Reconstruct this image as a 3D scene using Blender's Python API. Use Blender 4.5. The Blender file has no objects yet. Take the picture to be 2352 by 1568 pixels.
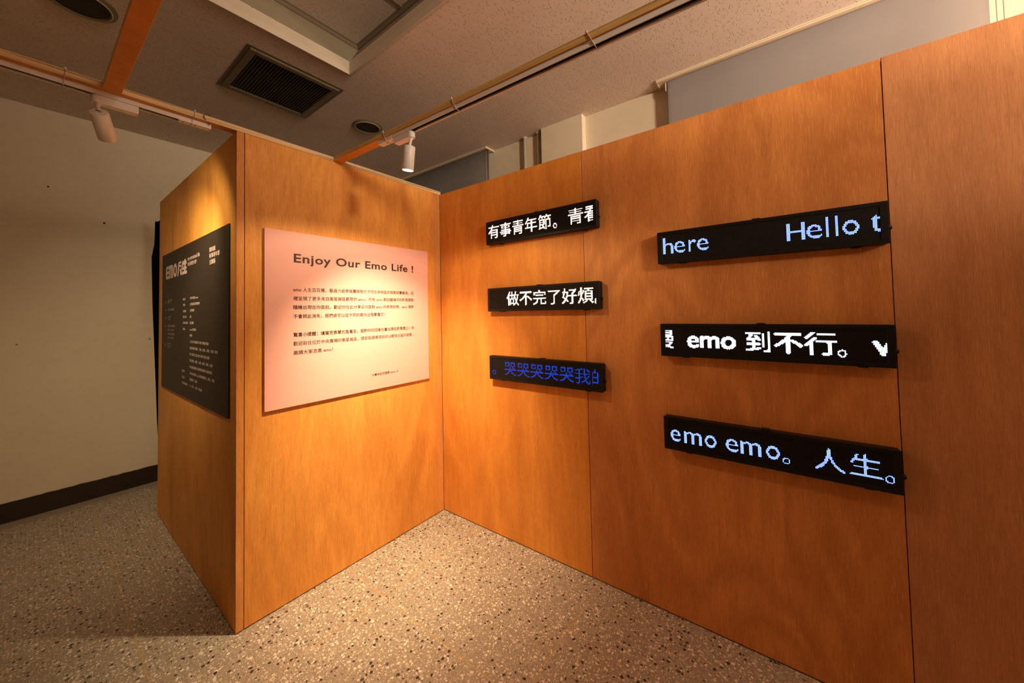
import bpy, bmesh, math, random
import numpy as np
from mathutils import Vector, Matrix

random.seed(7)
SC = bpy.context.scene
COL = SC.collection

# ------------------------------------------------------------------ camera
CAM_LOC = (2.1402, -1.9336, 1.5155)
YAW, PITCH, ROLL = 2.2209, 0.0317, -0.0215          # fitted to the partition edges
F_PX, PX, PY = 833.05, 1169.57, 687.21
_f = Vector((math.cos(YAW) * math.cos(PITCH), math.sin(YAW) * math.cos(PITCH), math.sin(PITCH)))
_r = Vector((math.sin(YAW), -math.cos(YAW), 0.0))
_u = _r.cross(_f)
_R = _r * math.cos(ROLL) + _u * math.sin(ROLL)
_U = _u * math.cos(ROLL) - _r * math.sin(ROLL)
cam = bpy.data.cameras.new('camera')
camo = bpy.data.objects.new('camera', cam)
COL.objects.link(camo)
m = Matrix.Identity(4)
for i in range(3):
    m[i][0], m[i][1], m[i][2], m[i][3] = _R[i], _U[i], -_f[i], CAM_LOC[i]
camo.matrix_world = m
cam.sensor_width = 36.0
cam.sensor_fit = 'HORIZONTAL'
cam.lens = 36.0 * F_PX / 2352.0
cam.shift_x = (1176.0 - PX) / 2352.0
cam.shift_y = (PY - 784.0) / 2352.0
cam.clip_start = 0.02
SC.camera = camo

# ------------------------------------------------------------------ world, lamps, exposure
SC.view_settings.view_transform = 'Standard'
SC.view_settings.look = 'None'
SC.view_settings.gamma = 1.0
SC.view_settings.use_curve_mapping = False
SC.view_settings.exposure = 0.0
world = bpy.data.worlds.new('world')
SC.world = world
world.use_nodes = True
world.node_tree.nodes['Background'].inputs[0].default_value = (1.0, 0.75, 0.5, 1)
world.node_tree.nodes['Background'].inputs[1].default_value = 0.004

WARM = (1.0, 0.74, 0.45)
SPOT_RIGHT_W = 285.0     # beam of the lamp over the salmon board
SPILL_RIGHT_W = 31.0     # stray light of the same lamp
SPOT_LEFT_W = 98.0       # lamp over the black board
SPILL_LEFT_W = 14.0      # stray light of the same lamp
ROOM_W = 640.0           # unseen fill spot added for the pier and upper walls, out of frame at right
BAY_W = 90.0            # pendant of the bay behind the LED wall, out of frame at right


def spot_light(name, loc, direction, watts, angle, blend, color=WARM, radius=0.02):
    l = bpy.data.lights.new(name, 'SPOT')
    l.energy = watts
    l.color = color
    l.spot_size = math.radians(angle)
    l.spot_blend = blend
    l.shadow_soft_size = radius
    o = bpy.data.objects.new(name, l)
    COL.objects.link(o)
    o.location = loc
    o.rotation_euler = Vector(direction).to_track_quat('-Z', 'Y').to_euler()
    return o


def point_light(name, loc, watts, color, radius=0.1):
    l = bpy.data.lights.new(name, 'POINT')
    l.energy = watts
    l.color = color
    l.shadow_soft_size = radius
    o = bpy.data.objects.new(name, l)
    COL.objects.link(o)
    o.location = loc
    return o


LAMP1_TOP = Vector((0.697, -0.819, 2.335))
LAMP1_DIR = Vector((-0.17, 0.02, -0.985)).normalized()
BEAM1_DIR = Vector((-0.35, 0.22, -0.91)).normalized()
LAMP2_TOP = Vector((0.020, -1.786, 2.332))
LAMP2_DIR = Vector((-0.74, 0.28, -0.60)).normalized()
HEAD_LEN = 0.116


point_light('bay_lamp', (3.90, 0.45, 2.31), BAY_W, (1.0, 0.79, 0.60), 0.28)
spot_light('room_fill_spot', (4.90, -1.40, 2.75), (-0.86, 0.45, 0.25), ROOM_W, 82, 1.0, (1.0, 0.79, 0.58), 0.22)  # added fill light without a fixture, lifts pier, blinds and plywood tops

H = 2.44
L = 1.329
XL = -2.596
ZC = 3.237


# ------------------------------------------------------------------ mesh helpers
class MB:
    def __init__(self):
        self.bm = bmesh.new()

    def box(self, lo, hi, bevel=0.0, seg=1, mat=0):
        b = bmesh.new()
        bmesh.ops.create_cube(b, size=1.0)
        s = [hi[i] - lo[i] for i in range(3)]
        c = [(hi[i] + lo[i]) / 2 for i in range(3)]
        bmesh.ops.scale(b, vec=s, verts=b.verts)
        bmesh.ops.translate(b, vec=c, verts=b.verts)
        if bevel > 0:
            bmesh.ops.bevel(b, geom=b.edges[:], offset=bevel, segments=seg, affect='EDGES', profile=0.5)
        for f in b.faces:
            f.material_index = mat
        self._merge(b)
        return self

    def _merge(self, b, mtx=None):
        me = bpy.data.meshes.new('tmp')
        b.to_mesh(me)
        b.free()
        if mtx is not None:
            me.transform(mtx)
        self.bm.from_mesh(me)
        bpy.data.meshes.remove(me)

    def lathe(self, prof, p0, axis, seg=32, smooth=True, mat=0):
        """prof: list of (radius, distance along axis)."""
        axis = Vector(axis).normalized()
        a = axis.orthogonal().normalized()
        b = axis.cross(a)
        p0 = Vector(p0)
        rings = []
        for r, h in prof:
            if r < 1e-6:
                rings.append([self.bm.verts.new(p0 + axis * h)])
            else:
                rings.append([self.bm.verts.new(p0 + axis * h + (a * math.cos(t) + b * math.sin(t)) * r)
                              for t in [2 * math.pi * k / seg for k in range(seg)]])
        for q in range(len(rings) - 1):
            A, B = rings[q], rings[q + 1]
            for k in range(seg):
                k2 = (k + 1) % seg
                if len(A) == 1 and len(B) == 1:
                    continue
                if len(A) == 1:
                    f = self.bm.faces.new((A[0], B[k2], B[k]))
                elif len(B) == 1:
                    f = self.bm.faces.new((A[k], A[k2], B[0]))
                else:
                    f = self.bm.faces.new((A[k], A[k2], B[k2], B[k]))
                f.smooth = smooth
                f.material_index = mat
        return self

    def tube(self, pts, r, seg=10, closed=False, mat=0):
        pts = [Vector(p) for p in pts]
        n = len(pts)
        rings = []
        up = Vector((0.123, 0.31, 0.94)).normalized()
        for i, p in enumerate(pts):
            if closed:
                t = pts[(i + 1) % n] - pts[i - 1]
            else:
                t = pts[min(i + 1, n - 1)] - pts[max(i - 1, 0)]
            t.normalize()
            a = t.cross(up)
            if a.length < 1e-4:
                a = t.orthogonal()
            a.normalize()
            b = t.cross(a)
            rings.append([self.bm.verts.new(p + (a * math.cos(x) + b * math.sin(x)) * r)
                          for x in [2 * math.pi * k / seg for k in range(seg)]])
        for i in range(n if closed else n - 1):
            A, B = rings[i], rings[(i + 1) % n]
            for k in range(seg):
                f = self.bm.faces.new((A[k], A[(k + 1) % seg], B[(k + 1) % seg], B[k]))
                f.smooth = True
                f.material_index = mat
        if not closed:
            self.bm.faces.new(rings[0][::-1])
            self.bm.faces.new(rings[-1])
        return self

    def prism(self, poly, axis, a0, a1, mat=0):
        """poly: 2-D outline in the two remaining axes (in xyz order); extruded along axis from a0 to a1."""
        def mk(p, a):
            v = list(p)
            v.insert(axis, a)
            return self.bm.verts.new(v)
        A = [mk(p, a0) for p in poly]
        B = [mk(p, a1) for p in poly]
        n = len(poly)
        fs = [self.bm.faces.new(A), self.bm.faces.new(B[::-1])]
        for k in range(n):
            fs.append(self.bm.faces.new((A[k], A[(k + 1) % n], B[(k + 1) % n], B[k])))
        for f in fs:
            f.material_index = mat
        return self

    def quad(self, a, b, c, d, mat=0):
        f = self.bm.faces.new([self.bm.verts.new(p) for p in (a, b, c, d)])
        f.material_index = mat
        return self

    def build(self, name, mats, parent=None, loc=None, normals=True):
        if normals:
            bmesh.ops.recalc_face_normals(self.bm, faces=self.bm.faces[:])
        me = bpy.data.meshes.new(name)
        self.bm.to_mesh(me)
        self.bm.free()
        if not isinstance(mats, (list, tuple)):
            mats = [mats]
        for mm in mats:
            me.materials.append(mm)
        o = bpy.data.objects.new(name, me)
        COL.objects.link(o)
        if parent is not None:
            o.parent = parent
            o.matrix_parent_inverse = Matrix.Translation(parent.location).inverted()
        return o


def tag(o, label, cat, group=None):
    o['label'] = label
    o['category'] = cat
    if group:
        o['group'] = group
    return o


def thing(name, label, cat, loc, group=None):
    o = bpy.data.objects.new(name, None)
    o.empty_display_size = 0.05
    COL.objects.link(o)
    o.location = loc
    tag(o, label, cat, group)
    return o


def struct(o):
    o['kind'] = 'structure'
    return o


# ------------------------------------------------------------------ materials
class NT:
    def __init__(self, name):
        self.m = bpy.data.materials.new(name)
        self.m.use_nodes = True
        self.t = self.m.node_tree
        self.p = self.t.nodes['Principled BSDF']

    def n(self, kind, **kw):
        nd = self.t.nodes.new(kind)
        for k, v in kw.items():
            if k == 'ins':
                for kk, vv in v.items():
                    nd.inputs[kk].default_value = vv
            else:
                setattr(nd, k, v)
        return nd

    def l(self, a, b):
        self.t.links.new(a, b)

    def math(self, op, a, b=None, c=None):
        nd = self.n('ShaderNodeMath', operation=op)
        for i, x in enumerate((a, b, c)):
            if x is None:
                continue
            if isinstance(x, (int, float)):
                nd.inputs[i].default_value = x
            else:
                self.l(x, nd.inputs[i])
        return nd.outputs[0]

    def mix(self, fac, a, b, blend='MIX'):
        nd = self.n('ShaderNodeMix', data_type='RGBA', blend_type=blend)
        for sock, x in ((nd.inputs[0], fac), (nd.inputs[6], a), (nd.inputs[7], b)):
            if isinstance(x, (int, float)):
                sock.default_value = x
            elif isinstance(x, tuple):
                sock.default_value = x if len(x) == 4 else (*x, 1)
            else:
                self.l(x, sock)
        return nd.outputs[2]

    def ramp(self, fac, stops):
        nd = self.n('ShaderNodeValToRGB')
        el = nd.color_ramp.elements
        while len(el) < len(stops):
            el.new(0.5)
        for e, (p, c) in zip(el, stops):
            e.position = p
            e.color = (*c, 1) if len(c) == 3 else c
        self.l(fac, nd.inputs[0])
        return nd.outputs[0]

    def step(self, x, lo, hi):
        nd = self.n('ShaderNodeMapRange', interpolation_type='SMOOTHSTEP')
        nd.inputs[1].default_value = lo
        nd.inputs[2].default_value = hi
        self.l(x, nd.inputs[0])
        return nd.outputs[0]

    def coord(self, scale=(1, 1, 1), loc=(0, 0, 0), rot=(0, 0, 0), kind='Object'):
        tc = self.n('ShaderNodeTexCoord')
        mp = self.n('ShaderNodeMapping')
        mp.inputs['Scale'].default_value = scale
        mp.inputs['Location'].default_value = loc
        mp.inputs['Rotation'].default_value = rot
        self.l(tc.outputs[kind], mp.inputs[0])
        return mp.outputs[0]

    def noise(self, vec, scale, detail=3.0, rough=0.5, dist=0.0):
        nd = self.n('ShaderNodeTexNoise')
        nd.inputs['Scale'].default_value = scale
        nd.inputs['Detail'].default_value = detail
        nd.inputs['Roughness'].default_value = rough
        nd.inputs['Distortion'].default_value = dist
        self.l(vec, nd.inputs['Vector'])
        return nd.outputs['Fac']

    def bump(self, h, strength=0.2, dist=0.002):
        nd = self.n('ShaderNodeBump')
        nd.inputs['Strength'].default_value = strength
        nd.inputs['Distance'].default_value = dist
        self.l(h, nd.inputs['Height'])
        self.l(nd.outputs[0], self.p.inputs['Normal'])


def plain(name, col, rough=0.5, metal=0.0, spec=0.5, mottled=0.0, scale=8.0):
    t = NT(name)
    t.p.inputs['Roughness'].default_value = rough
    t.p.inputs['Metallic'].default_value = metal
    t.p.inputs['Specular IOR Level'].default_value = spec
    v = t.coord()
    f = t.noise(v, scale, 4)
    d = tuple(c * (1 - mottled) for c in col)
    e = tuple(min(1, c * (1 + mottled)) for c in col)
    t.l(t.ramp(f, [(0.3, d), (0.7, e)]), t.p.inputs['Base Color'])
    return t.m


def emit(name, col, strength):
    t = NT(name)
    t.p.inputs['Base Color'].default_value = (0, 0, 0, 1)
    t.p.inputs['Emission Color'].default_value = (*col, 1)
    t.p.inputs['Emission Strength'].default_value = strength
    return t.m


def plywood(name, base, seed, axes='xz', figure=0.5, streak=1.0):
    """lauan plywood: fine vertical pores, wavy cathedral figure, a few dark streaks."""
    t = NT(name)
    loc = (seed * 3.1, seed * 1.7, seed * 2.3)
    v = t.coord(scale=(1, 1, 0.10), loc=loc)             # stretched along the sheet's height
    vw = t.coord(scale=(1, 1, 0.32), loc=loc)
    vf = t.coord(scale=(1, 1, 0.045), loc=loc)
    fine = t.noise(vf, 560, 4, 0.62)
    fibre = t.noise(v, 120, 3, 0.6)
    medium = t.noise(v, 34, 5, 0.6, 0.4)
    broad = t.noise(vw, 3.2, 3, 0.5, 0.8)
    rings = t.math('SINE', t.math('MULTIPLY', t.noise(vw, 1.7, 2.5, 0.5, 0.35), 85.0))
    rings = t.math('MULTIPLY_ADD', rings, 0.5, 0.5)
    b = Vector(base) * 1.17
    base = tuple(b)
    light = tuple(min(1, x) for x in (b.x * 1.22, b.y * 1.27, b.z * 1.3))
    dark = (b.x * 0.74, b.y * 0.66, b.z * 0.58)
    c = t.ramp(broad, [(0.25, dark), (0.5, base), (0.78, light)])
    c = t.mix(t.math('MULTIPLY', rings, 0.30 * figure), c, (b.x * 0.62, b.y * 0.5, b.z * 0.42))
    c = t.mix(t.math('MULTIPLY', t.step(medium, 0.42, 0.75), 0.38), c, (b.x * 0.66, b.y * 0.55, b.z * 0.47))
    c = t.mix(t.math('MULTIPLY', t.step(fibre, 0.50, 0.72), 0.20), c, (b.x * 0.60, b.y * 0.50, b.z * 0.44))
    c = t.mix(t.math('MULTIPLY', t.step(fine, 0.48, 0.66), 0.36), c, (b.x * 0.55, b.y * 0.46, b.z * 0.42))
    c = t.mix(t.math('MULTIPLY', t.step(t.noise(vf, 380, 3, 0.6), 0.52, 0.68), 0.32), c, (min(1, b.x * 1.3), b.y * 1.5, b.z * 1.8))
    # isolated dark mineral streaks
    vs = t.coord(scale=(1, 1, 0.16), loc=(loc[0] + 9, loc[1] + 4, loc[2]))
    st = t.step(t.noise(vs, 7.0, 2, 0.4), 0.70, 0.80)
    c = t.mix(t.math('MULTIPLY', st, 0.45 * streak), c, (b.x * 0.42, b.y * 0.3, b.z * 0.25))
    t.l(c, t.p.inputs['Base Color'])
    t.p.inputs['Roughness'].default_value = 0.52
    t.p.inputs['Specular IOR Level'].default_value = 0.28
    t.bump(fine, 0.08, 0.001)
    return t.m


PLY = (0.50, 0.185, 0.058)
M_ply = [plywood('plywood_sheet_%s' % k, c, s, figure=fg) for k, c, s, fg in (
    ('orange', (0.74, 0.29, 0.050), 1.0, 0.5),
    ('figured', (0.66, 0.265, 0.075), 2.3, 1.2),
    ('brown', (0.56, 0.245, 0.098), 3.7, 0.7),
    ('warm', (0.76, 0.325, 0.066), 5.2, 0.6),
    ('honey', (0.74, 0.34, 0.065), 6.4, 0.25),
    ('edge_stile', (0.68, 0.29, 0.08), 7.9, 0.2))]


def laminated(name, base, axis):
    """timber batten ripped from plywood: long grain with laminate lines along its length"""
    t = NT(name)
    s = [40.0, 40.0, 90.0]
    s[axis] = 1.6
    v = t.coord(scale=tuple(s))
    g = t.noise(v, 1.0, 5, 0.65, 0.2)
    s2 = [6.0, 6.0, 60.0]
    s2[axis] = 0.5
    g2 = t.noise(t.coord(scale=tuple(s2), loc=(3, 5, 1)), 1.6, 3, 0.5)
    b = Vector(base)
    c = t.ramp(g, [(0.3, tuple(b * 0.62)), (0.5, tuple(base)), (0.75, tuple(b * 1.25))])
    c = t.mix(t.math('MULTIPLY', t.step(g2, 0.60, 0.68), 0.75), c, tuple(b * 0.22))
    t.l(c, t.p.inputs['Base Color'])
    t.p.inputs['Roughness'].default_value = 0.55
    return t.m


M_beam_y = laminated('batten_edge', (0.80, 0.56, 0.28), 1)
M_beam_x = laminated('batten_edge_long', (0.74, 0.47, 0.17), 0)
M_beam_face = plywood('batten_face', (0.60, 0.25, 0.045), 11.0, figure=0.2, streak=0.4)


def mat_cream():
    t = NT('cream_plaster')
    v = t.coord()
    a = t.noise(v, 1.3, 4, 0.6)
    b = t.noise(v, 14.0, 5, 0.6)
    c = t.ramp(a, [(0.3, (0.68, 0.60, 0.45)), (0.7, (0.75, 0.67, 0.52))])
    c = t.mix(t.math('MULTIPLY', t.step(b, 0.55, 0.75), 0.12), c, (0.46, 0.39, 0.28))
    t.l(c, t.p.inputs['Base Color'])
    t.p.inputs['Roughness'].default_value = 0.75
    t.p.inputs['Specular IOR Level'].default_value = 0.25
    t.bump(t.noise(v, 60, 4), 0.15, 0.002)
    return t.m


def mat_ceiling():
    """fissured mineral-fibre board: short worm-shaped pits over a fine speckle"""
    t = NT('fissured_ceiling_board')
    v = t.coord(kind='Object')
    SC_ = 46.0
    wob = t.n('ShaderNodeTexNoise', ins={'Scale': 60.0, 'Detail': 2.0})
    t.l(v, wob.inputs['Vector'])
    off = t.n('ShaderNodeVectorMath', operation='SCALE', ins={3: 0.010})
    t.l(wob.outputs['Color'], off.inputs[0])
    add = t.n('ShaderNodeVectorMath', operation='ADD')
    t.l(v, add.inputs[0])
    t.l(off.outputs[0], add.inputs[1])
    sc = t.n('ShaderNodeVectorMath', operation='SCALE', ins={3: SC_})
    t.l(add.outputs[0], sc.inputs[0])
    vo = t.n('ShaderNodeTexVoronoi', feature='F1', voronoi_dimensions='2D', ins={'Scale': 1.0, 'Randomness': 1.0})
    t.l(sc.outputs[0], vo.inputs['Vector'])
    sep = t.n('ShaderNodeSeparateColor')
    t.l(vo.outputs['Color'], sep.inputs[0])
    dl = t.n('ShaderNodeVectorMath', operation='SUBTRACT')
    t.l(sc.outputs[0], dl.inputs[0])
    t.l(vo.outputs['Position'], dl.inputs[1])
    dx = t.n('ShaderNodeSeparateXYZ')
    t.l(dl.outputs[0], dx.inputs[0])
    ang = t.math('MULTIPLY_ADD', sep.outputs[0], 1.5, 0.82)          # mostly along the room's y, fanned out
    ca, sa = t.math('COSINE', ang), t.math('SINE', ang)
    al = t.math('ADD', t.math('MULTIPLY', dx.outputs[0], ca), t.math('MULTIPLY', dx.outputs[1], sa))
    ac = t.math('SUBTRACT', t.math('MULTIPLY', dx.outputs[1], ca), t.math('MULTIPLY', dx.outputs[0], sa))
    ln_ = t.math('MULTIPLY_ADD', sep.outputs[2], 0.40, 0.08)
    worm = t.math('MULTIPLY', t.math('LESS_THAN', t.math('ABSOLUTE', al), ln_), t.math('LESS_THAN', t.math('ABSOLUTE', ac), 0.062))
    worm = t.math('MULTIPLY', worm, t.math('GREATER_THAN', sep.outputs[1], 0.42))
    fine = t.step(t.noise(v, 260, 2, 0.6), 0.60, 0.70)
    blotch = t.noise(v, 2.2, 3)
    c = t.ramp(blotch, [(0.3, (0.68, 0.58, 0.50)), (0.7, (0.74, 0.64, 0.56))])
    c = t.mix(t.math('MULTIPLY', fine, 0.25), c, (0.36, 0.28, 0.22))
    c = t.mix(t.math('MULTIPLY', worm, 0.8), c, (0.22, 0.15, 0.10))
    t.l(c, t.p.inputs['Base Color'])
    t.p.inputs['Roughness'].default_value = 0.9
    t.p.inputs['Specular IOR Level'].default_value = 0.1
    return t.m


def mat_terrazzo():
    t = NT('terrazzo')
    v = t.coord(kind='Object')

    def warp(scale, amt):
        w = t.n('ShaderNodeTexNoise', ins={'Scale': scale, 'Detail': 3.0})
        t.l(v, w.inputs['Vector'])
        o = t.n('ShaderNodeVectorMath', operation='SCALE', ins={3: amt})
        t.l(w.outputs['Color'], o.inputs[0])
        a = t.n('ShaderNodeVectorMath', operation='ADD')
        t.l(v, a.inputs[0])
        t.l(o.outputs[0], a.inputs[1])
        return a.outputs[0]

    base = t.ramp(t.noise(v, 55, 5, 0.65), [(0.3, (0.265, 0.218, 0.163)), (0.7, (0.415, 0.345, 0.262))])
    col = base

    def chips(col, scale, keep, tones, rmin, rmax, amt, seed):
        vo = t.n('ShaderNodeTexVoronoi', feature='F1', voronoi_dimensions='2D', distance='MINKOWSKI',
                 ins={'Scale': scale, 'Randomness': 1.0, 'Exponent': 1.4})
        mp = t.n('ShaderNodeMapping')
        mp.inputs['Location'].default_value = (seed, seed * 2.0, 0)
        t.l(warp(scale * 0.9, amt), mp.inputs[0])
        t.l(mp.outputs[0], vo.inputs['Vector'])
        sep = t.n('ShaderNodeSeparateColor')
        t.l(vo.outputs['Color'], sep.inputs[0])
        r = t.math('MULTIPLY_ADD', sep.outputs[0], rmax - rmin, rmin)
        mask = t.math('MULTIPLY', t.math('LESS_THAN', vo.outputs['Distance'], r), t.math('LESS_THAN', sep.outputs[1], keep))
        return t.mix(mask, col, t.ramp(sep.outputs[2], tones))

    col = chips(col, 175, 0.80, [(0.0, (0.24, 0.19, 0.14)), (0.5, (0.46, 0.39, 0.30)), (1.0, (0.62, 0.54, 0.42))], 0.15, 0.50, 0.006, 3.3)
    col = chips(col, 88, 0.58, [(0.0, (0.36, 0.30, 0.23)), (0.4, (0.62, 0.54, 0.42)), (1.0, (0.80, 0.72, 0.58))], 0.12, 0.46, 0.012, 7.7)
    col = chips(col, 56, 0.28, [(0.0, (0.40, 0.33, 0.25)), (0.3, (0.74, 0.65, 0.52)), (1.0, (0.86, 0.78, 0.64))], 0.14, 0.42, 0.014, 1.1)
    col = chips(col, 50, 0.20, [(0.0, (0.035, 0.03, 0.025)), (0.8, (0.06, 0.05, 0.04)), (1.0, (0.16, 0.12, 0.09))], 0.10, 0.40, 0.016, 5.9)
    # brass divider strips of the terrazzo fields
    sx = t.n('ShaderNodeSeparateXYZ')
    t.l(v, sx.inputs[0])
    X, Y = sx.outputs[0], sx.outputs[1]

    def strip(c, at, half):
        return t.math('LESS_THAN', t.math('ABSOLUTE', t.math('SUBTRACT', c, at)), half)

    lines = None
    for cc, at in ((X, 0.368), (X, 1.267), (X, 2.166), (X, 3.065), (Y, -0.774), (Y, -1.620), (Y, -2.470), (Y, -3.32)):
        s = strip(cc, at, 0.0022)
        lines = s if lines is None else t.math('MAXIMUM', lines, s)
    glow = t.noise(v, 9, 2)
    col = t.mix(lines, col, (0.50, 0.33, 0.12))
    # plain border along the left wall
    col = t.mix(t.math('LESS_THAN', X, -2.455), col, base)
    t.l(col, t.p.inputs['Base Color'])
    rough = t.ramp(t.noise(v, 5, 3), [(0.3, (0.42,) * 3), (0.7, (0.58,) * 3)])
    t.l(rough, t.p.inputs['Roughness'])
    t.p.inputs['Specular IOR Level'].default_value = 0.35
    return t.m


M_cream = mat_cream()
M_ceil = mat_ceiling()
M_floor = mat_terrazzo()
M_white = plain('white_enamel', (0.86, 0.82, 0.77), 0.35, mottled=0.02)
M_track = plain('glossy_white_track', (0.86, 0.82, 0.77), 0.10, mottled=0.02)
M_rail = plain('ivory_aluminium', (0.70, 0.60, 0.44), 0.4, mottled=0.02)
M_trim = plain('coffer_trim_paint', (0.62, 0.54, 0.42), 0.55, mottled=0.03)
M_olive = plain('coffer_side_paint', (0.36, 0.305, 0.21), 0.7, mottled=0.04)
M_dark = plain('dark_void', (0.012, 0.010, 0.008), 0.8)
M_grille = plain('olive_grille_paint', (0.15, 0.115, 0.062), 0.5, mottled=0.05)
M_slat = plain('grille_slat_paint', (0.13, 0.085, 0.045), 0.5)
M_base = plain('baseboard_brown', (0.022, 0.012, 0.007), 0.45, mottled=0.2)
M_blind = plain('grey_blind_fabric', (0.47, 0.45, 0.45), 0.85, mottled=0.04, scale=3.0)
M_curtain = plain('black_velvet', (0.004, 0.004, 0.004), 0.95, spec=0.05)
M_housing = plain('black_housing', (0.010, 0.009, 0.008), 0.45, spec=0.25)
M_black_board = plain('black_board_print', (0.030, 0.022, 0.016), 0.55, spec=0.3, mottled=0.04)
M_pink = plain('salmon_board_print', (0.92, 0.49, 0.42), 0.6, spec=0.25, mottled=0.01)
M_board_edge = plain('board_edge_foam', (0.25, 0.13, 0.08), 0.7)
M_ink_dark = plain('dark_brown_ink', (0.045, 0.018, 0.012), 0.6)
M_ink_white = plain('white_ink', (0.62, 0.50, 0.44), 0.6)
M_ink_grey = plain('grey_ink', (0.34, 0.28, 0.24), 0.6)
M_ink_yellow = plain('yellow_ink', (0.55, 0.36, 0.02), 0.6)
M_zip = plain('nylon_tie', (0.60, 0.50, 0.40), 0.5)
M_seam = plain('seam_shadow_gap', (0.02, 0.010, 0.005), 0.9)
M_pipe = plain('painted_conduit', (0.64, 0.54, 0.40), 0.5)
M_lens = emit('lamp_lens', (1.0, 0.86, 0.62), 30.0)


def mat_matrix():
    """unlit LED modules: faint dark grey diode dots on black"""
    t = NT('led_matrix_face')
    v = t.coord(scale=(250, 250, 250))
    sx = t.n('ShaderNodeSeparateXYZ')
    t.l(v, sx.inputs[0])
    fx = t.math('FRACT', sx.outputs[0])
    fz = t.math('FRACT', sx.outputs[2])
    d = t.math('MAXIMUM', t.math('ABSOLUTE', t.math('SUBTRACT', fx, 0.5)), t.math('ABSOLUTE', t.math('SUBTRACT', fz, 0.5)))
    c = t.mix(t.math('LESS_THAN', d, 0.28), (0.004, 0.004, 0.004), (0.028, 0.024, 0.022))
    t.l(c, t.p.inputs['Base Color'])
    t.p.inputs['Roughness'].default_value = 0.6
    t.p.inputs['Specular IOR Level'].default_value = 0.15
    return t.m


M_matrix = mat_matrix()
LED = {  # per kind: diode core, then the glow drawn around it as a halo
    'white': (emit('led_core_white', (1.0, 0.96, 0.90), 3.2), emit('led_halo_amber', (1.0, 0.50, 0.20), 1.0)),
    'cool': (emit('led_core_cool', (0.95, 0.97, 1.0), 3.2), emit('led_halo_cool', (0.55, 0.60, 1.0), 0.9)),
    'ice': (emit('led_core_ice', (0.55, 0.78, 1.0), 1.9), emit('led_halo_blue', (0.015, 0.10, 1.0), 1.0)),
    'blue': (emit('led_core_blue', (0.003, 0.10, 0.85), 0.95), emit('led_halo_deep_blue', (0.002, 0.03, 0.55), 0.55)),
}

# ------------------------------------------------------------------ text helpers (Blender's built-in font)
STACK = {}


def text_mesh(body, bold=0.0, spacing=1.0, res=3, offset=0.0):
    """outline triangles of a line of text; bold = stroke thickening in em by overlaid shifted copies"""
    cu = bpy.data.curves.new('txt', 'FONT')
    cu.body = body
    cu.size = 1.0
    cu.offset = offset
    cu.space_character = spacing
    cu.resolution_u = res
    cu.fill_mode = 'FRONT'
    o = bpy.data.objects.new('txt', cu)
    COL.objects.link(o)
    dg = bpy.context.evaluated_depsgraph_get()
    me = bpy.data.meshes.new_from_object(o.evaluated_get(dg))
    bpy.data.objects.remove(o)
    bpy.data.curves.remove(cu)
    STACK.clear()
    co = np.array([v.co[:2] for v in me.vertices], float)
    me.calc_loop_triangles()
    tri = np.array([t.vertices[:] for t in me.loop_triangles], int)
    bpy.data.meshes.remove(me)
    if bold:
        n = len(co)
        sh = [(0, 0), (bold, 0), (bold, bold * 0.6), (0, bold * 0.6)]
        co = np.vstack([co + np.array(d) for d in sh])
        STACK.update(n=n)
        tri = np.vstack([tri + n * k for k in range(len(sh))])
    return co, tri


def fit_box(co, x0, x1, y0, y1):
    lo, hi = co.min(0), co.max(0)
    s = (np.array([x1, y1]) - np.array([x0, y0])) / (hi - lo)
    return (co - lo) * s + np.array([x0, y0])


class Print:
    """flat lettering gathered as triangles in (u, v), placed on a wall plane"""
    def __init__(self):
        self.v, self.f, self.mi = [], [], []

    def add(self, co, tri, mat=0):
        k = len(self.v)
        n = STACK.get('n', len(co) + 1)
        self.count = getattr(self, 'count', 0) + 1
        lift = 0.0001 * (self.count % 7)
        self.v += [(c[0], c[1], lift + 0.00012 * (i // n)) for i, c in enumerate(co)]     # overlaid copies lie a hair apart
        STACK.clear()
        self.f += [tuple(int(i) + k for i in t) for t in tri]
        self.mi += [mat] * len(tri)

    def text(self, body, x0, x1, y0, y1, bold=0.0, spacing=1.0, mat=0, offset=0.0):
        co, tri = text_mesh(body, bold, spacing, 3, offset)
        self.add(fit_box(co, x0, x1, y0, y1), tri, mat)

    def line(self, body, x0, base, size, width=None, bold=0.0, mat=0):
        """text on a baseline at a font size; optionally stretched to an exact width"""
        co, tri = text_mesh(body, bold)
        co = co * size
        co[:, 0] -= co[:, 0].min()
        if width:
            co[:, 0] *= width / co[:, 0].max()
        co = co + np.array([x0, base])
        self.add(co, tri, mat)

    def rect(self, x0, x1, y0, y1, mat=0):
        self.add(np.array([(x0, y0), (x1, y0), (x1, y1), (x0, y1)]), [(0, 1, 2), (0, 2, 3)], mat)

    def poly(self, pts, mat=0):
        from mathutils.geometry import tessellate_polygon
        tris = tessellate_polygon([[Vector((p[0], p[1], 0)) for p in pts]])
        self.add(np.array(pts), tris, mat)

    def build(self, name, mats, place, parent):
        me = bpy.data.meshes.new(name)
        me.from_pydata([place(*p) for p in self.v], [], self.f)
        for mm in (mats if isinstance(mats, (list, tuple)) else [mats]):
            me.materials.append(mm)
        for p, i in zip(me.polygons, self.mi):
            p.material_index = i
        o = bpy.data.objects.new(name, me)
        COL.objects.link(o)
        o.parent = parent
        o.matrix_parent_inverse = Matrix.Translation(parent.location).inverted()
        return o


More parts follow.
